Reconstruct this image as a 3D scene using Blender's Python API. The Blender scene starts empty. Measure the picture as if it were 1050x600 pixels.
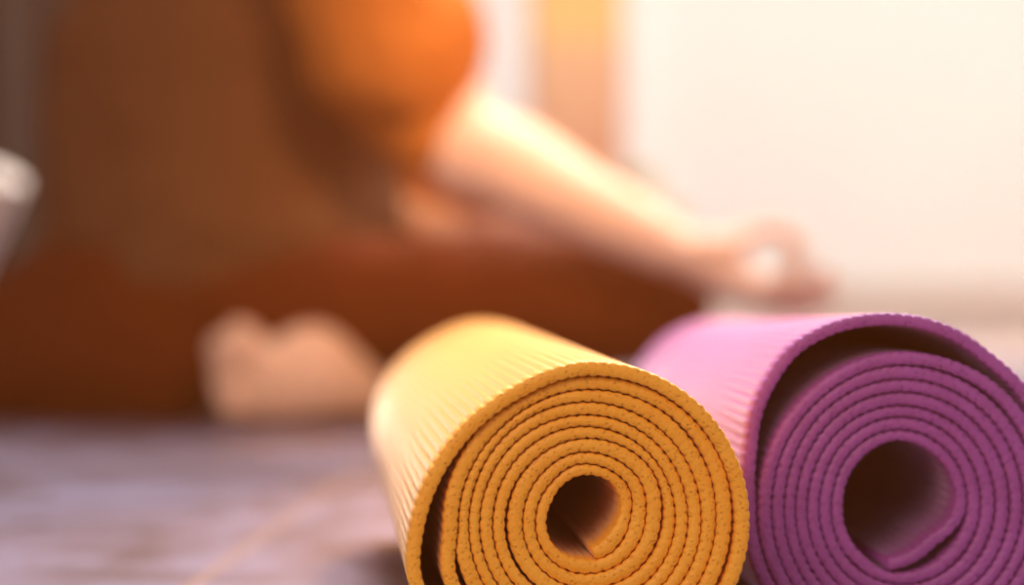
import bpy, bmesh, math, random
from mathutils import Vector, Matrix, noise
random.seed(4)
S = bpy.context.scene
COL = S.collection

# ------------------------------------------------------------------ camera
FPX, CAMH, HOR = 3250.0, 0.1472, 258.0        # focal length in pixels, camera height, horizon row
cam = bpy.data.cameras.new('camera'); co = bpy.data.objects.new('camera', cam); COL.objects.link(co)
co.location = (0, 0, CAMH)
co.rotation_euler = (math.pi/2 - math.atan((300-HOR)/FPX), 0, 0)
cam.sensor_width = 36; cam.lens = FPX/1050*36
cam.clip_start = 0.05
cam.dof.use_dof = True
cam.dof.focus_distance = 1.045
cam.dof.aperture_fstop = cam.lens/20.5
S.camera = co
def P(x, y, D):                               # a point of the place from its bearing and its distance
    return Vector(((x-525)/FPX*D, D, CAMH-(y-HOR)/FPX*D))

# ------------------------------------------------------------------ world, light, exposure
S.view_settings.view_transform = 'Standard'; S.view_settings.look = 'None'
S.view_settings.gamma = 1; S.view_settings.exposure = 0.2
S.cycles.use_denoising = True
W = bpy.data.worlds.new('world'); S.world = W; W.use_nodes = True
W.node_tree.nodes['Background'].inputs[0].default_value = (1.0, 0.86, 0.74, 1)
W.node_tree.nodes['Background'].inputs[1].default_value = 0.38
def area(name, loc, target, size, power, color, sy=None, spread=None):
    l = bpy.data.lights.new(name, 'AREA'); l.energy = power; l.color = color
    l.shape = 'RECTANGLE'; l.size = size; l.size_y = sy or size
    if spread: l.spread = math.radians(spread)
    o = bpy.data.objects.new(name, l); COL.objects.link(o); o.location = loc
    o.rotation_euler = (Vector(target)-Vector(loc)).to_track_quat('-Z', 'Y').to_euler()
    return o
def spot(name, loc, target, power, color, angle, blend=0.5, r=0.1):
    l = bpy.data.lights.new(name, 'SPOT'); l.energy = power; l.color = color
    l.spot_size = math.radians(angle); l.spot_blend = blend; l.shadow_soft_size = r
    o = bpy.data.objects.new(name, l); COL.objects.link(o); o.location = loc
    o.rotation_euler = (Vector(target)-Vector(loc)).to_track_quat('-Z', 'Y').to_euler()
    return o
area('daylight_window', (0.9, 3.3, 2.7), (0.0, 1.4, 0.1), 1.8, 135, (1.0, 0.89, 0.80))
area('mat_top_fill', (0.05, 1.75, 1.6), (0.06, 1.35, 0.08), 0.6, 6.0, (1.0, 0.90, 0.84), spread=60)  # unseen overhead fill added to pale the tops of the mats
area('front_fill', (-0.7, -0.9, 1.2), (0.0, 1.5, 0.06), 1.1, 22, (1.0, 0.76, 0.58))  # fill from the camera side, added to light the mat faces
area('wall_washer', (0.7, 3.6, 2.6), (0.5, 5.6, 0.5), 1.8, 74, (1.0, 0.95, 0.91))  # unseen fill added to brighten the back wall
spot('glow_backlight', (0.25, 4.3, 1.15), (-0.10, 1.6, 0.20), 110, (1.0, 0.34, 0.07), 70, 1.0, 0.12)  # orange spot added behind as a stand-in for low sun, backlights the haze
spot('arm_glow_spot', (0.75, 1.2, 1.0), (0.0, 2.62, 0.29), 165, (1.0, 0.56, 0.25), 17, 1.0, 0.12)  # narrow orange spot added to warm the near sleeve and forearm
spot('sun_on_floor', (2.5, 4.6, 2.4), (1.05, 4.75, 0.0), 3600, (1.0, 0.74, 0.36), 24, 0.5, 0.1)

# ------------------------------------------------------------------ materials
def mat(name, color, rough=0.6, color2=None, scale=20, bump=0.0, bscale=200, sheen=0, sss=0, spec=0.5, detail=4):
    m = bpy.data.materials.new(name); m.use_nodes = True
    n = m.node_tree.nodes; L = m.node_tree.links; b = n['Principled BSDF']
    b.inputs['Base Color'].default_value = (*color, 1); b.inputs['Roughness'].default_value = rough
    b.inputs['Specular IOR Level'].default_value = spec
    tc = n.new('ShaderNodeTexCoord')
    if color2:
        t = n.new('ShaderNodeTexNoise'); t.inputs['Scale'].default_value = scale; t.inputs['Detail'].default_value = detail
        L.new(tc.outputs['Object'], t.inputs['Vector'])
        r = n.new('ShaderNodeValToRGB'); r.color_ramp.elements[0].position = .35; r.color_ramp.elements[1].position = .65
        r.color_ramp.elements[0].color = (*color, 1); r.color_ramp.elements[1].color = (*color2, 1)
        L.new(t.outputs['Fac'], r.inputs['Fac']); L.new(r.outputs['Color'], b.inputs['Base Color'])
    if bump:
        t = n.new('ShaderNodeTexNoise'); t.inputs['Scale'].default_value = bscale; t.inputs['Detail'].default_value = 3
        L.new(tc.outputs['Object'], t.inputs['Vector'])
        bp = n.new('ShaderNodeBump'); bp.inputs['Strength'].default_value = bump; bp.inputs['Distance'].default_value = 0.001
        L.new(t.outputs['Fac'], bp.inputs['Height']); L.new(bp.outputs['Normal'], b.inputs['Normal'])
    if sheen: b.inputs['Sheen Weight'].default_value = sheen
    if sss:
        b.inputs['Subsurface Weight'].default_value = sss; b.inputs['Subsurface Radius'].default_value = (1, .35, .2)
        b.inputs['Subsurface Scale'].default_value = 0.01
    return m
def foam(name, c1, c2, pit, sheen, tint):
    m = mat(name, c1, 0.6, c2, 90, 0.0, spec=0.4)
    n = m.node_tree.nodes; L = m.node_tree.links; b = n['Principled BSDF']
    tc = n['Texture Coordinate']; ramp = n['Color Ramp']
    v = n.new('ShaderNodeTexVoronoi'); v.inputs['Scale'].default_value = 520
    L.new(tc.outputs['Object'], v.inputs['Vector'])
    mx = n.new('ShaderNodeMapRange'); mx.inputs['From Min'].default_value = 0.02; mx.inputs['From Max'].default_value = 0.34
    L.new(v.outputs['Distance'], mx.inputs['Value'])
    nz = n.new('ShaderNodeTexNoise'); nz.inputs['Scale'].default_value = 1100; nz.inputs['Detail'].default_value = 2
    L.new(tc.outputs['Object'], nz.inputs['Vector'])
    ad = n.new('ShaderNodeMath'); ad.operation = 'ADD'
    L.new(mx.outputs['Result'], ad.inputs[0]); L.new(nz.outputs['Fac'], ad.inputs[1])
    bp = n.new('ShaderNodeBump'); bp.inputs['Strength'].default_value = 0.65; bp.inputs['Distance'].default_value = 0.0005
    L.new(ad.outputs[0], bp.inputs['Height']); L.new(bp.outputs['Normal'], b.inputs['Normal'])
    mix = n.new('ShaderNodeMix'); mix.data_type = 'RGBA'
    L.new(mx.outputs['Result'], mix.inputs['Factor']); mix.inputs['A'].default_value = (*pit, 1)
    L.new(ramp.outputs['Color'], mix.inputs['B']); L.new(mix.outputs['Result'], b.inputs['Base Color'])
    b.inputs['Coat Weight'].default_value = 0.25; b.inputs['Coat Roughness'].default_value = 0.35; b.inputs['Sheen Weight'].default_value = sheen; b.inputs['Sheen Roughness'].default_value = 0.35; b.inputs['Sheen Tint'].default_value = (*tint, 1)
    return m
M = {}
M['yellow'] = foam('yellow_foam', (0.92, 0.37, 0.02), (0.95, 0.41, 0.03), (0.78, 0.29, 0.018), 0.75, (1.0, 0.78, 0.60))
M['purple'] = foam('purple_foam', (0.30, 0.058, 0.30), (0.34, 0.072, 0.35), (0.19, 0.030, 0.18), 0.5, (1.0, 0.74, 0.95))
M['skin'] = mat('skin', (0.85, 0.52, 0.41), 0.6, (0.89, 0.56, 0.45), 8, sss=0.15, spec=0.25)
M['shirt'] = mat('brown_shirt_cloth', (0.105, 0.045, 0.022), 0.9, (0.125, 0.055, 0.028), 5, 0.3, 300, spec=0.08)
M['sleeve'] = mat('rust_orange_glow_cloth', (0.46, 0.13, 0.025), 0.9, (0.52, 0.16, 0.034), 5, 0.3, 300, spec=0.08)  # warm glow on the arm is put into this orange sleeve colour
M['trousers'] = mat('rust_trouser_cloth', (0.085, 0.015, 0.004), 0.9, (0.10, 0.019, 0.005), 6, 0.3, 300, spec=0.08)
M['hair'] = mat('dark_hair', (0.05, 0.025, 0.015), 0.5, (0.09, 0.045, 0.025), 60)
M['wall'] = mat('warm_white_plaster', (0.86, 0.80, 0.74), 0.9, (0.88, 0.82, 0.76), 3, 0.1, 80)
M['trim'] = mat('cream_trim_paint', (0.89, 0.83, 0.78), 0.6, (0.90, 0.85, 0.80), 4)
M['base'] = mat('beige_skirting', (0.62, 0.48, 0.41), 0.6, (0.65, 0.51, 0.44), 4)
M['curtain_dark'] = mat('dark_olive_grey_cloth', (0.020, 0.022, 0.018), 0.9, (0.028, 0.029, 0.024), 6)
M['white_cloth'] = mat('off_white_cloth', (0.85, 0.75, 0.70), 0.9, (0.88, 0.79, 0.74), 12)
M['olive'] = mat('olive_gold_glaze', (0.45, 0.30, 0.07), 0.4, (0.52, 0.36, 0.10), 15)

def floor_material():
    m = bpy.data.materials.new('grey_mauve_laminate'); m.use_nodes = True
    n = m.node_tree.nodes; L = m.node_tree.links; b = n['Principled BSDF']
    tc = n.new('ShaderNodeTexCoord'); mp = n.new('ShaderNodeMapping')
    mp.inputs['Rotation'].default_value = (0, 0, math.atan(0.049))
    mp.inputs['Location'].default_value = (0.209, 0, 0)
    L.new(tc.outputs['Object'], mp.inputs['Vector'])
    st = n.new('ShaderNodeMapping'); st.inputs['Scale'].default_value = (1.3, 1.0, 1)
    L.new(mp.outputs[0], st.inputs['Vector'])
    nz = n.new('ShaderNodeTexNoise'); nz.inputs['Scale'].default_value = 7; nz.inputs['Detail'].default_value = 6
    nz.inputs['Roughness'].default_value = .62; nz.inputs['Distortion'].default_value = 0.8
    L.new(st.outputs[0], nz.inputs['Vector'])
    r = n.new('ShaderNodeValToRGB'); e = r.color_ramp.elements
    e[0].position = .36; e[0].color = (0.065, 0.040, 0.050, 1); e[1].position = .66; e[1].color = (0.20, 0.18, 0.29, 1)
    k = e.new(.5); k.color = (0.125, 0.092, 0.13, 1)
    L.new(nz.outputs['Fac'], r.inputs['Fac'])
    sx = n.new('ShaderNodeSeparateXYZ'); L.new(mp.outputs[0], sx.inputs[0])
    def seam(sock, period, width):
        a = n.new('ShaderNodeMath'); a.operation = 'PINGPONG'; a.inputs[1].default_value = period/2; L.new(sock, a.inputs[0])
        c = n.new('ShaderNodeMath'); c.operation = 'LESS_THAN'; c.inputs[1].default_value = width; L.new(a.outputs[0], c.inputs[0])
        return c
    s1 = seam(sx.outputs['X'], 0.40, 0.0022)
    mx = n.new('ShaderNodeMix'); mx.data_type = 'RGBA'
    L.new(s1.outputs[0], mx.inputs['Factor']); L.new(r.outputs['Color'], mx.inputs['A']); mx.inputs['B'].default_value = (0.24, 0.15, 0.12, 1)  # light caught on the plank bevels is put into the tan seam colour
    L.new(mx.outputs['Result'], b.inputs['Base Color'])
    b.inputs['Roughness'].default_value = 0.42; b.inputs['Specular IOR Level'].default_value = 0.4
    bp = n.new('ShaderNodeBump'); bp.inputs['Strength'].default_value = .15; bp.inputs['Distance'].default_value = .001
    L.new(nz.outputs['Fac'], bp.inputs['Height']); L.new(bp.outputs['Normal'], b.inputs['Normal'])
    return m
M['floor'] = floor_material()

# ------------------------------------------------------------------ helpers
def link(name, me, m, parent=None, smooth=True):
    o = bpy.data.objects.new(name, me); COL.objects.link(o)
    if m: me.materials.clear(); me.materials.append(m)
    if smooth:
        for p in me.polygons: p.use_smooth = True
    if parent: o.parent = parent
    return o
def from_bm(name, bm, m, parent=None, smooth=True):
    me = bpy.data.meshes.new(name); bm.to_mesh(me); bm.free()
    return link(name, me, m, parent, smooth)
def box_bm(bm, lo, hi, bevel=0.0):
    r = bmesh.ops.create_cube(bm, size=1)
    for v in r['verts']:
        v.co = Vector([lo[i] + (v.co[i]+.5)*(hi[i]-lo[i]) for i in range(3)])
    if bevel:
        es = list({e for v in r['verts'] for e in v.link_edges})
        bmesh.ops.bevel(bm, geom=es, offset=bevel, segments=2, affect='EDGES')
def structure(name, lo, hi, m, bevel=0.0):
    bm = bmesh.new(); box_bm(bm, lo, hi, bevel)
    o = from_bm(name, bm, m, smooth=False); o['kind'] = 'structure'; return o
def tag(o, label, cat, group=None):
    o['label'] = label; o['category'] = cat
    if group: o['group'] = group
def crom(p0, p1, p2, p3, t):
    return 0.5*((2*p1)+(-p0+p2)*t+(2*p0-5*p1+4*p2-p3)*t*t+(-p0+3*p1-3*p2+p3)*t*t*t)
def tube(bm, pts, n=20, sub=6, up=Vector((0, 0, 1))):
    """closed round limb through (point, radius or (ra, rb)) with domed ends; ra is across, rb towards 'up'"""
    ps = [Vector(p[0]) for p in pts]
    rs = [p[1] if isinstance(p[1], tuple) else (p[1], p[1]) for p in pts]
    N = len(ps); C = []; R = []
    for i in range(N-1):
        a, b, c, d = max(i-1, 0), i, i+1, min(i+2, N-1)
        for k in range(sub):
            t = k/sub
            C.append(crom(ps[a], ps[b], ps[c], ps[d], t))
            s = t*t*(3-2*t)
            R.append((rs[b][0]*(1-s)+rs[c][0]*s, rs[b][1]*(1-s)+rs[c][1]*s))
    C.append(ps[-1]); R.append(rs[-1])
    rings = []
    def frame(T):
        X = T.cross(up)
        if X.length < 1e-3: X = T.cross(Vector((1, 0, 0)))
        X.normalize(); return X, X.cross(T).normalized()
    def ring(c, T, ra, rb):
        X, Y = frame(T)
        return [bm.verts.new(c + X*ra*math.cos(2*math.pi*k/n) + Y*rb*math.sin(2*math.pi*k/n)) for k in range(n)]
    T0 = (C[1]-C[0]).normalized(); T1 = (C[-1]-C[-2]).normalized()
    for a in (75, 55, 35, 18):
        s, c = math.sin(math.radians(a)), math.cos(math.radians(a)); m_ = min(R[0])
        rings.append(ring(C[0]-T0*m_*s, T0, R[0][0]*c, R[0][1]*c))
    for i in range(len(C)):
        T = (C[min(i+1, len(C)-1)]-C[max(i-1, 0)]).normalized()
        rings.append(ring(C[i], T, *R[i]))
    for a in (18, 35, 55, 75):
        s, c = math.sin(math.radians(a)), math.cos(math.radians(a)); m_ = min(R[-1])
        rings.append(ring(C[-1]+T1*m_*s, T1, R[-1][0]*c, R[-1][1]*c))
    for a, b in zip(rings, rings[1:]):
        for k in range(n): bm.faces.new((a[k], a[(k+1) % n], b[(k+1) % n], b[k]))
    bm.faces.new(rings[0][::-1]); bm.faces.new(rings[-1])
def ball(bm, c, r, rot=None):
    q = bmesh.ops.create_uvsphere(bm, u_segments=24, v_segments=16, radius=1)
    mt = Matrix.Translation(c) @ (rot.to_4x4() if rot else Matrix.Identity(4)) @ Matrix.Diagonal((*r, 1))
    bmesh.ops.transform(bm, matrix=mt, verts=q['verts'])
def fuse(name, bm, m, voxel, parent, smooth=3, wrinkle=None):
    """one continuous skin over all the overlapping volumes"""
    me = bpy.data.meshes.new(name+'_raw'); bmesh.ops.recalc_face_normals(bm, faces=bm.faces[:]); bm.to_mesh(me); bm.free()
    o = bpy.data.objects.new('tmp', me); COL.objects.link(o)
    r = o.modifiers.new('r', 'REMESH'); r.mode = 'VOXEL'; r.voxel_size = voxel
    s = o.modifiers.new('s', 'SMOOTH'); s.iterations = smooth; s.factor = .5
    bpy.context.view_layer.update()
    dg = bpy.context.evaluated_depsgraph_get()
    out = bpy.data.meshes.new_from_object(o.evaluated_get(dg)); out.name = name
    bpy.data.objects.remove(o); bpy.data.meshes.remove(me)
    if wrinkle:
        amp, sc = wrinkle
        nm = [v.normal.copy() for v in out.vertices]
        for v, q in zip(out.vertices, nm):
            v.co += q*amp*(noise.noise(Vector((v.co.x*sc, v.co.y*sc, v.co.z*sc*1.6))) + .5*noise.noise(v.co*sc*2.3))
    return link(name, out, m, parent)

# ------------------------------------------------------------------ setting
YB = 5.7
structure('floor', (-5, -1.5, -0.05), (5, YB+0.1, 0), M['floor'])
structure('wall_back', (-5, YB, 0), (5, YB+0.12, 2.9), M['wall'])
structure('baseboard_back', (0.16, YB-0.018, 0), (5, YB, 0.092), M['base'], 0.004)
def px(x, D): return (x-525)/FPX*D
structure('trim_1', (px(497, 5.68), 5.675, 0), (px(547, 5.62), YB, 2.6), M['trim'], 0.008)
structure('trim_2', (px(636, 5.68), 5.675, 0), (px(672, 5.62), YB, 2.6), M['trim'], 0.008)

def curtain(name, x0, x1, y, z0, z1, m, folds, amp, thick=0.004):
    bm = bmesh.new(); nx = folds*10; nz = 24; F = []; B = []
    for j in range(nz+1):
        z = z0+(z1-z0)*j/nz; rf = []; rb = []
        for i in range(nx+1):
            u = i/nx; x = x0+(x1-x0)*u
            w = amp*math.sin(u*folds*2*math.pi + .5*math.sin(z*2.1))*(.75+.25*math.sin(z*3+u*9))
            rf.append(bm.verts.new((x, y+w, z))); rb.append(bm.verts.new((x, y+w+thick, z)))
        F.append(rf); B.append(rb)
    for j in range(nz):
        for i in range(nx):
            bm.faces.new((F[j][i], F[j][i+1], F[j+1][i+1], F[j+1][i]))
            bm.faces.new((B[j][i], B[j+1][i], B[j+1][i+1], B[j][i+1]))
        bm.faces.new((F[j][0], F[j+1][0], B[j+1][0], B[j][0])); bm.faces.new((F[j][nx], B[j][nx], B[j+1][nx], F[j+1][nx]))
    for i in range(nx):
        bm.faces.new((F[0][i], B[0][i], B[0][i+1], F[0][i+1])); bm.faces.new((F[nz][i], F[nz][i+1], B[nz][i+1], B[nz][i]))
    return from_bm(name, bm, m)
# colour-blocked curtain between the two posts: amber above, peach, salmon towards the hem
mc = bpy.data.materials.new('peach_amber_cloth'); mc.use_nodes = True
n_ = mc.node_tree.nodes; l_ = mc.node_tree.links
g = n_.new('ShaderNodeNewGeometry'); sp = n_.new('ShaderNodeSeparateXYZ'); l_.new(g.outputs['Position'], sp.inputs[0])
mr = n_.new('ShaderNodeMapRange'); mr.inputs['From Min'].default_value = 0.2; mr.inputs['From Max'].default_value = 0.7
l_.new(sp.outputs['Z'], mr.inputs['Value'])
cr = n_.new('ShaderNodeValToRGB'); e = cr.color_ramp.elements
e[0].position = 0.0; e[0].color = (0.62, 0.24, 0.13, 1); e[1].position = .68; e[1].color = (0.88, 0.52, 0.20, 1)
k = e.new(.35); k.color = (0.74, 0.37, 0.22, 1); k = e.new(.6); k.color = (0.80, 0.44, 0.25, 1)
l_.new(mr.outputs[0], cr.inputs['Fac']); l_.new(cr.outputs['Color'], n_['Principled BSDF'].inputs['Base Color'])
n_['Principled BSDF'].inputs['Roughness'].default_value = .9
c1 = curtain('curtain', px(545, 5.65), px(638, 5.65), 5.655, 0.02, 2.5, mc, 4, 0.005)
tag(c1, 'narrow peach curtain with amber top hanging between cream posts', 'curtain')
c2 = curtain('curtain', -2.6, px(200, 5.2), 5.2, 0.02, 2.5, M['curtain_dark'], 22, 0.03)
tag(c2, 'dark grey-brown curtain hanging behind the seated person\'s back', 'curtain')

# olive gold vase low by the curtain
def lathe(bm, prof, c, n=40):
    rings = [[bm.verts.new((c[0]+r*math.cos(2*math.pi*k/n), c[1]+r*math.sin(2*math.pi*k/n), c[2]+z)) for k in range(n)] for r, z in prof]
    for a, b in zip(rings, rings[1:]):
        for k in range(n): bm.faces.new((a[k], a[(k+1) % n], b[(k+1) % n], b[k]))
    bm.faces.new(rings[0][::-1]); bm.faces.new(rings[-1])
bm = bmesh.new()
lathe(bm, [(.03, 0), (.04, .004), (.055, .05), (.06, .11), (.052, .17), (.034, .215), (.024, .245), (.03, .272), (.033, .28), (.028, .279), (.018, .245), (.018, .2)], (0, 0, 0))
vz = from_bm('vase', bm, M['olive']); vz.location = (px(652, 5.35), 5.35, 0)
tag(vz, 'small olive-gold vase on the floor behind the forearm, below the peach curtain', 'vase')

# white towel roll leaning behind the back
t0, t1 = Vector((px(-100, 3.25), 3.25, 0)), P(2, 182, 3.2)
d_ = (t1-t0).normalized(); e_ = Vector((d_.z, 0, -d_.x)).normalized(); g_ = d_.cross(e_)
bm = bmesh.new(); rows = []
for k in range(181):                                  # a spiral of cloth
    a = k/180*2*math.pi*4.5; r = .006+.0175*k/180; row = []
    for rr, q in ((r, .012), (r, .30-.004), (r+.0015, .30), (r+.0040, .30), (r+.0045, .30-.004), (r+.0045, .012)):
        L_ = (t1-t0).length*(q/.30)
        row.append(bm.verts.new(e_*rr*math.cos(a) + g_*rr*math.sin(a) + d_*L_))
    rows.append(row)
for a, b in zip(rows, rows[1:]):
    for i in range(6): bm.faces.new((a[i], b[i], b[(i+1) % 6], a[(i+1) % 6]))
bm.faces.new(rows[0]); bm.faces.new(rows[-1][::-1])
bmesh.ops.recalc_face_normals(bm, faces=bm.faces[:])
zm = min(v.co.z for v in bm.verts)
for v in bm.verts: v.co.z -= zm
tw = from_bm('rolled_towel', bm, M['white_cloth']); tw.location = t0
tag(tw, 'slim off-white rolled towel leaning behind the seated person\'s lower back', 'towel')

# orange scatter volume added to lift the darks and give a veiling glow
bm = bmesh.new(); box_bm(bm, (-0.33, -0.6, 0.002), (2.4, 5.1, 1.6))
hz = from_bm('haze', bm, None, smooth=False)
mh = bpy.data.materials.new('haze'); mh.use_nodes = True; nt = mh.node_tree; nt.nodes.clear()
ou = nt.nodes.new('ShaderNodeOutputMaterial'); vs = nt.nodes.new('ShaderNodeVolumeScatter')
vs.inputs['Color'].default_value = (1.0, 0.30, 0.07, 1); vs.inputs['Density'].default_value = 0.036; vs.inputs['Anisotropy'].default_value = 0.6
nt.links.new(vs.outputs[0], ou.inputs['Volume']); hz.data.materials.append(mh); hz['kind'] = 'stuff'
tag(hz, 'warm orange haze volume added for a veiling glow', 'haze')

# ------------------------------------------------------------------ rolled mats
def pchip(xs, ys):
    n = len(xs); h = [xs[i+1]-xs[i] for i in range(n-1)]; d = [(ys[i+1]-ys[i])/h[i] for i in range(n-1)]
    m = [d[0]]+[0.0 if d[i-1]*d[i] <= 0 else 2/(1/d[i-1]+1/d[i]) for i in range(1, n-1)]+[d[-1]]
    def f(x):
        if x <= xs[0]: return ys[0]
        if x >= xs[-1]: return ys[-1]
        lo, hi = 0, n-1
        while hi-lo > 1:
            mid = (lo+hi)//2
            if xs[mid] <= x: lo = mid
            else: hi = mid
        t = (x-xs[lo])/h[lo]
        return ((1+2*t)*(1-t)**2*ys[lo] + t*(1-t)**2*h[lo]*m[lo] + t*t*(3-2*t)*ys[hi] + t*t*(t-1)*h[lo]*m[hi])
    return f
def rolled_mat(m, cx, cy, D, slope, table, thick, period, amp, setback, tight=None, length=0.61):
    """table: (angle in degrees, inner radius); radii in units of D/FPX"""
    u = D/FPX
    xs = [t[0] for t in table]; ys = [t[1] for t in table]; f = pchip(xs, ys)
    a0, a1 = xs[0], xs[-1]
    def outer(a):
        r = f(a)+thick
        if a+360 <= a1: r = min(r, f(a+360)-0.5)
        elif a+345 <= a1:
            w = (a+360-a1)/15; r = r*w + min(r, f(a+360)-0.5)*(1-w)
        return r
    axis = Vector((slope, 1, 0)).normalized(); right = Vector((axis.y, -axis.x, 0)); up = Vector((0, 0, 1))
    C = P(cx, cy, D)
    org = Vector((C.x, C.y, 0))+axis*length*0.5
    ang = [a0]; s = [0.0]
    while ang[-1] < a1:
        r = f(ang[-1])+thick/2; st = period/9
        ang.append(min(a1, ang[-1]+math.degrees(st/r))); s.append(s[-1]+st)
    bm = bmesh.new(); rings = []
    zmin = 1e9
    bev = 0.0005
    nl = 10
    for a, ss in zip(ang, s):
        w = abs(math.sin(math.pi*ss/period))**0.8
        w2 = abs(math.sin(math.pi*ss/period + .6))**0.8
        jit = 1+.5*noise.noise(Vector((ss*.05, 3, 1)))
        ri = (f(a)+amp*jit*(1-w2))*u; ro = (outer(a)-amp*jit*(1-w))*u
        ca, sa = math.cos(math.radians(a)), math.sin(math.radians(a))
        sb = setback(a, a1) + .0004*noise.noise(Vector((ss*.02, 0, 9)))
        prof = [(ri, length), (ri, length*.66), (ri, length*.33), (ri, sb+.02), (ri, sb+bev), (ri+bev, sb), ((ri+ro)/2, sb-.00015), (ro-bev, sb),
                (ro, sb+bev), (ro, sb+.02), (ro, length*.33), (ro, length*.66), (ro, length), ((ri+ro)/2, length)]
        row = []
        for r, q in prof:
            if tight and r > tight*u: r = tight*u + (r-tight*u)*(1-.85*min(1, q/length*1.15))
            p = C + right*(ca*r) + up*(sa*r) + axis*q
            zmin = min(zmin, p.z)
            row.append(bm.verts.new(p-org))
        rings.append(row)
    k = len(rings[0])
    for a, b in zip(rings, rings[1:]):
        for i in range(k):
            j = (i+1) % k
            bm.faces.new((a[i], b[i], b[j], a[j]))
    bm.faces.new(rings[0]); bm.faces.new(rings[-1][::-1])
    for v in bm.verts: v.co.z -= zmin if zmin < 0 else 0
    print('mat zmin', zmin, 'verts', len(bm.verts))
    bmesh.ops.recalc_face_normals(bm, faces=bm.faces[:])
    o = from_bm('yoga_mat', bm, m, smooth=True); o.location = org
    return o
def T9(rows):                                  # rows[turn] = {phi: radius}
    out = []
    for t, row in enumerate(rows):
        for ph in sorted(row): out.append((360*t+ph, row[ph]))
    return out
yt = T9([
 {-72: 26, -31: 27.3, 0: 33.5, 40: 47, 60: 50.5, 90: 49.5, 119: 44.8, 149: 39.6, 180: 38.7, 215: 38.4, 265: 37},
 {-68: 40.5, 0: 48, 45: 61, 90: 62, 135: 54, 180: 51, 270: 53},
 {0: 64, 45: 74, 90: 74.5, 135: 68, 180: 64.4, 270: 67.5},
 {0: 82, 45: 90, 90: 88.7, 135: 84.5, 180: 82.8, 270: 84},
 {0: 94.5, 90: 101.4, 180: 96, 270: 98},
 {0: 107.5, 90: 113.6, 180: 109.6, 270: 111},
 {0: 121, 90: 127, 180: 121, 270: 127},
 {0: 135.5, 45: 142, 90: 140, 135: 133.5, 180: 132, 201: 142, 270: 148},
 {0: 154, 45: 156, 90: 154, 119: 147.5, 145: 151, 170: 161, 180: 166.5, 199: 177, 240: 178, 270: 171, 292: 166}])
def sb_y(a, a1):
    t = (a1-a)/360.0
    return 0.0 if t < .55 else 0.0026*min(1, (t-.55)/.35) + 0.0011*max(0, t-1) 
ymat = rolled_mat(M['yellow'], 602, 543, 1.02, -0.069, yt, 15.6, 11.0, 1.25, sb_y, 170)
tag(ymat, 'rolled-up yellow foam yoga mat lying on the floor, left of the purple one', 'yoga mat')
pt = T9([
 {-100: 51, -75: 45, -47: 41.6, 0: 57.5, 49: 66, 90: 70.5, 135: 63, 180: 57.5, 229: 58.8, 268: 66},
 {-54: 66, 0: 71.5, 90: 82.6, 180: 70.5, 270: 78},
 {0: 85, 90: 96, 180: 83.5, 270: 91},
 {0: 99.5, 90: 108, 180: 96.5, 270: 104},
 {0: 114, 90: 122, 180: 109, 270: 117},
 {0: 127, 90: 135.5, 180: 121, 270: 129},
 {0: 140, 60: 150, 90: 150, 135: 141, 180: 134.5, 270: 140},
 {0: 156, 25: 160, 46: 169, 60: 173.5, 73: 182, 90: 189.5, 112: 194, 120: 193.5, 136: 182, 146.6: 172.5, 158.6: 160, 180: 149.5, 225: 150, 270: 153.5, 300: 154}])
def sb_p(a, a1):
    t = (a1-a)/360.0
    return 0.0 if t < .6 else (-0.001*min(1, (t-.6)/.3) + 0.0012*max(0, t-.9))
pmat = rolled_mat(M['purple'], 925, 527, 1.104, -0.037, pt, 13.6, 10.5, 1.4, sb_p, 153)
tag(pmat, 'rolled-up purple foam yoga mat with loose outer flap, right of the yellow one', 'yoga mat')

# ------------------------------------------------------------------ seated person
per = bpy.data.objects.new('person', None); COL.objects.link(per)
tag(per, 'person in brown shirt and rust trousers sitting cross-legged, hand in finger-ring pose on knee', 'person')
hipN, hipF = Vector((-.300, 2.80, .105)), Vector((-.345, 2.98, .105))
kneeN = Vector((.116, 2.69, .103)); kneeF = Vector((.06, 3.26, .11))
ankN = Vector((-.06, 3.04, .050)); ankF = P(388, 397, 2.80)
shN, shF = Vector((-.180, 2.67, .50)), Vector((-.31, 3.03, .50))
elbN = P(474, 150, 2.68); wriN = P(688, 252, 2.60)
elbF = P(418, 200, 2.99); wriF = P(590, 232, 3.16)
def fingers(bm, chains):
    for c in chains: tube(bm, c, 12, 5)
bm = bmesh.new()
# trunk
tube(bm, [(Vector((-.325, 2.885, .08)), (.140, .095)), (Vector((-.295, 2.88, .20)), (.130, .095)), (Vector((-.280, 2.87, .32)), (.140, .100)),
          (Vector((-.268, 2.86, .43)), (.150, .095)), (Vector((-.262, 2.855, .50)), (.110, .060))], 32, 6, Vector((1, .25, 0)))
tube(bm, [(shN+Vector((0, .04, 0)), .045), (Vector((-.262, 2.855, .515)), .050), (shF+Vector((0, -.04, 0)), .045)], 20)
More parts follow.
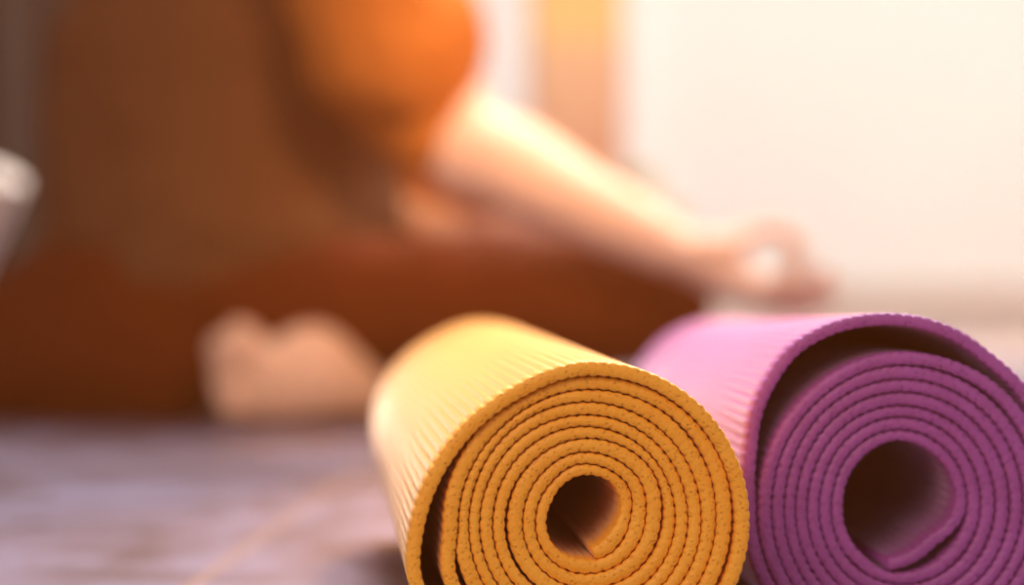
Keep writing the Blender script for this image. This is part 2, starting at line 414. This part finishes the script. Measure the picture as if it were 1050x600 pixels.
# neck and head (upright, looking ahead)
hd = Vector((-.225, 2.865, .70))
fw = Vector((.95, .30, 0)).normalized(); lf = Vector((-fw.y, fw.x, 0)); UP = Vector((0, 0, 1))
tube(bm, [(Vector((-.262, 2.86, .50)), .052), (Vector((-.25, 2.863, .58)), .047), (hd+Vector((-.015, 0, -.04)), .050)], 24)
ball(bm, hd+Vector((-.01, 0, .035)), (.092, .074, .088))
ball(bm, hd+fw*.028+UP*-.02, (.062, .058, .082))
ball(bm, hd+fw*.058+UP*-.075, (.026, .026, .020))           # chin
tube(bm, [(hd+fw*.080+UP*.025, .008), (hd+fw*.098+UP*-.005, .011), (hd+fw*.103+UP*-.018, .012)], 12)  # nose
for s in (-1, 1):
    ball(bm, hd+fw*.070+lf*s*.030+UP*.018, (.014, .014, .011))   # closed eyelids
    ball(bm, hd+fw*.060+lf*s*.036+UP*-.022, (.018, .018, .016))  # cheeks
    ball(bm, hd+fw*-.012+lf*s*.072+UP*.0, (.018, .008, .030))    # ears
    ball(bm, hd+fw*.094+lf*s*.012+UP*-.018, (.007, .007, .006))
ball(bm, hd+fw*.084+UP*-.042, (.010, .020, .006)); ball(bm, hd+fw*.082+UP*-.053, (.010, .017, .006))  # lips
# near arm
tube(bm, [(shN, .050), (shN.lerp(elbN, .35), .046), (shN.lerp(elbN, .75), .041), (elbN, .041), (elbN.lerp(wriN, .25)+Vector((0, 0, .003)), .040),
          (elbN.lerp(wriN, .6), .032), (elbN.lerp(wriN, .9), .025), (wriN, .023)], 24)
# far arm
tube(bm, [(shF, .050), (shF.lerp(elbF, .5), .043), (elbF, .032), (elbF.lerp(wriF, .3), .030), (elbF.lerp(wriF, .7), .025), (wriF, .023)], 24)
# near hand, palm up, index and thumb closed in a ring
D0 = 2.60
def Q(x, y, d=0.0): return P(x, y, D0+d)
tube(bm, [(wriN, (.024, .020)), (Q(715, 268), (.034, .018)), (Q(745, 285), (.038, .017)), (Q(778, 297), (.038, .013))], 20)
tube(bm, [(Q(708, 262, -.012), .016), (Q(728, 259, -.018), .018), (Q(748, 255, -.018), .014), (Q(762, 246, -.014), .0105), (Q(778, 238, -.010), .0085)], 14)   # thumb
fingers(bm, [
 [(Q(780, 298, -.026), .0110), (Q(806, 289, -.028), .0098), (Q(818, 264, -.024), .0092), (Q(808, 241, -.018), .0084), (Q(786, 236, -.012), .0078)],   # index, arched to the thumb
 [(Q(784, 300, -.008), .0108), (Q(812, 303, -.012), .0094), (Q(836, 294, -.020), .0088), (Q(846, 280, -.026), .0078)],
 [(Q(782, 302, .010), .0104), (Q(810, 309, .008), .0090), (Q(838, 305, .002), .0084), (Q(852, 296, -.004), .0076)],
 [(Q(776, 304, .026), .0095), (Q(798, 314, .028), .0080), (Q(820, 316, .026), .0074), (Q(834, 312, .022), .0066)]])
# far hand, the same pose on the far knee
F0 = wriF; dx = Vector((1, .15, 0)).normalized(); dy = Vector((-.15, 1, 0)).normalized()
def G(a, b, c): return F0 + dx*a + dy*b + UP*c
tube(bm, [(F0, (.024, .020)), (G(.03, 0, -.010), (.034, .017)), (G(.075, 0, -.022), (.037, .013))], 18)
tube(bm, [(G(.02, .02, .0), .015), (G(.045, .022, .012), .013), (G(.072, .018, .022), .0095), (G(.085, .014, .022), .008)], 12)
fingers(bm, [
 [(G(.075, .026, -.020), .011), (G(.105, .028, -.008), .0095), (G(.108, .022, .014), .009), (G(.088, .014, .024), .0078)],
 [(G(.078, .008, -.024), .011), (G(.115, .010, -.030), .0095), (G(.138, .010, -.018), .0085)],
 [(G(.076, -.010, -.024), .0105), (G(.110, -.012, -.031), .009), (G(.130, -.012, -.020), .008)],
 [(G(.070, -.026, -.024), .0095), (G(.096, -.030, -.029), .008), (G(.112, -.030, -.020), .007)]])
# legs
tube(bm, [(hipN, .066), (hipN.lerp(kneeN, .5), .050), (kneeN, .040)], 24)
tube(bm, [(hipF, .066), (hipF.lerp(kneeF, .5), .050), (kneeF, .040)], 24)
tube(bm, [(kneeN, .038), (kneeN.lerp(ankN, .35), .038), (kneeN.lerp(ankN, .8), .030), (ankN, .028)], 20)
tube(bm, [(kneeF, .038), (kneeF.lerp(ankF, .35), .038), (kneeF.lerp(ankF, .8), .030), (ankF, .030)], 20)
# near foot, tucked behind
tube(bm, [(ankN, .028), (ankN+Vector((-.05, .03, -.014)), (.034, .030)), (ankN+Vector((-.12, .05, -.022)), (.036, .024)), (ankN+Vector((-.16, .06, -.028)), (.036, .016))], 16)
# far foot, lying on its outer edge in front, toes towards the left
def K(x, y, d): return P(x, y, d)
tube(bm, [(ankF, (.029, .028)), (K(358, 396, 2.74), (.031, .031)), (K(325, 382, 2.70), (.031, .042)), (K(300, 388, 2.69), (.028, .038)), (K(275, 392, 2.68), (.024, .034)),
          (K(262, 392, 2.675), (.020, .033)), (K(254, 392, 2.67), (.018, .030))], 22, 6)
tube(bm, [(K(330, 362, 2.70), .022), (K(312, 364, 2.69), .020), (K(285, 374, 2.68), .018)], 14)        # instep
for i, (x, y, r) in enumerate([(230, 358, .0145), (226, 379, .0092), (227, 395, .0086), (230, 409, .0080), (235, 421, .0072)]):
    tube(bm, [(K(256, 366+i*13, 2.665), r*.95), (K(x+14, y, 2.655), r*.82), (K(x, y, 2.648), r)], 12, 4)
tube(bm, [(K(268, 372, 2.70), .016), (K(256, 352, 2.70), .0135), (K(246, 344, 2.69), .013)], 14)
for v in bm.verts: v.co.z = max(v.co.z, .002)
body = fuse('body', bm, M['skin'], .0032, per, 2)
# trousers
bm = bmesh.new()
tube(bm, [(Vector((-.42, 2.86, .075)), (.12, .070)), (Vector((-.34, 2.86, .105)), (.145, .095)), (Vector((-.27, 2.85, .11)), (.10, .080))], 28)
tube(bm, [(P(-30, 385, 2.80), (.05, .050)), (P(60, 380, 2.765), (.055, .055)), (P(120, 372, 2.755), (.055, .062))], 24)
tube(bm, [(P(120, 365, 2.755), (.055, .075)), (P(175, 370, 2.750), (.045, .066))], 24)
tube(bm, [(hipN+Vector((-.08, 0, -.03)), .072), (hipN, .093), (hipN.lerp(kneeN, .35)+Vector((0, 0, -.002)), (.070, .060)), (hipN.lerp(kneeN, .7)+Vector((0, 0, -.001)), (.058, .054)), (kneeN, .056)], 28)
tube(bm, [(hipF, .093), (hipF.lerp(kneeF, .5), .065), (kneeF, .052)], 28)
tube(bm, [(kneeN, .051), (kneeN.lerp(ankN, .4), .051), (kneeN.lerp(ankN, .85), .040)], 24)
tube(bm, [(kneeF, .052), (kneeF.lerp(ankF, .4), .052), (kneeF.lerp(ankF, .72), .040)], 24)
for v in bm.verts: v.co.z = max(v.co.z, .001)
tr = fuse('trousers', bm, M['trousers'], .006, per, 4, (.004, 22))
for v in tr.data.vertices: v.co.z = max(v.co.z, .0008)
# shirt
bm = bmesh.new()
tube(bm, [(Vector((-.265, 2.87, .165)), (.175, .162)), (Vector((-.258, 2.87, .23)), (.168, .162)), (Vector((-.255, 2.865, .33)), (.172, .158)),
          (Vector((-.262, 2.86, .43)), (.174, .128)), (Vector((-.262, 2.857, .50)), (.130, .078))], 36, 6, Vector((1, .25, 0)))
tube(bm, [(shN+Vector((0, .03, 0)), .054), (Vector((-.262, 2.855, .515)), .058), (shF+Vector((0, -.03, 0)), .054)], 24)
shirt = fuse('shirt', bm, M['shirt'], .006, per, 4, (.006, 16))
bm = bmesh.new()
cuff = shN.lerp(elbN, .90)+Vector((.004, 0, 0))
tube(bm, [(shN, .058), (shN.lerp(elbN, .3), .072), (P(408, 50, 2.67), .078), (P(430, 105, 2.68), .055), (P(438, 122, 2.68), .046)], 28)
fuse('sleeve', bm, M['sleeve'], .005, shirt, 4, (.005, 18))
bm = bmesh.new()
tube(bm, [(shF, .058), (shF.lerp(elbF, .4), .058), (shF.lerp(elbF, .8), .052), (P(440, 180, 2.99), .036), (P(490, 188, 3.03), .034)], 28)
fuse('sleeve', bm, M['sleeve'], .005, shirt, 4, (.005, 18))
# hair, gathered in a bun
bm = bmesh.new()
ball(bm, hd+fw*-.022+UP*.045, (.092, .082, .090))
ball(bm, hd+fw*-.055+UP*-.005, (.050, .066, .070))
ball(bm, hd+fw*-.120+UP*.035, (.036, .036, .036))
fuse('hair', bm, M['hair'], .006, per, 3, (.003, 60))
# put the root at the base of the figure
base = Vector((-.15, 2.9, 0)); per.location = base
for c in per.children_recursive:
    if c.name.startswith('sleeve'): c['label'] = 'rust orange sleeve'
for c in list(per.children_recursive):
    c.data.transform(Matrix.Translation(-base))
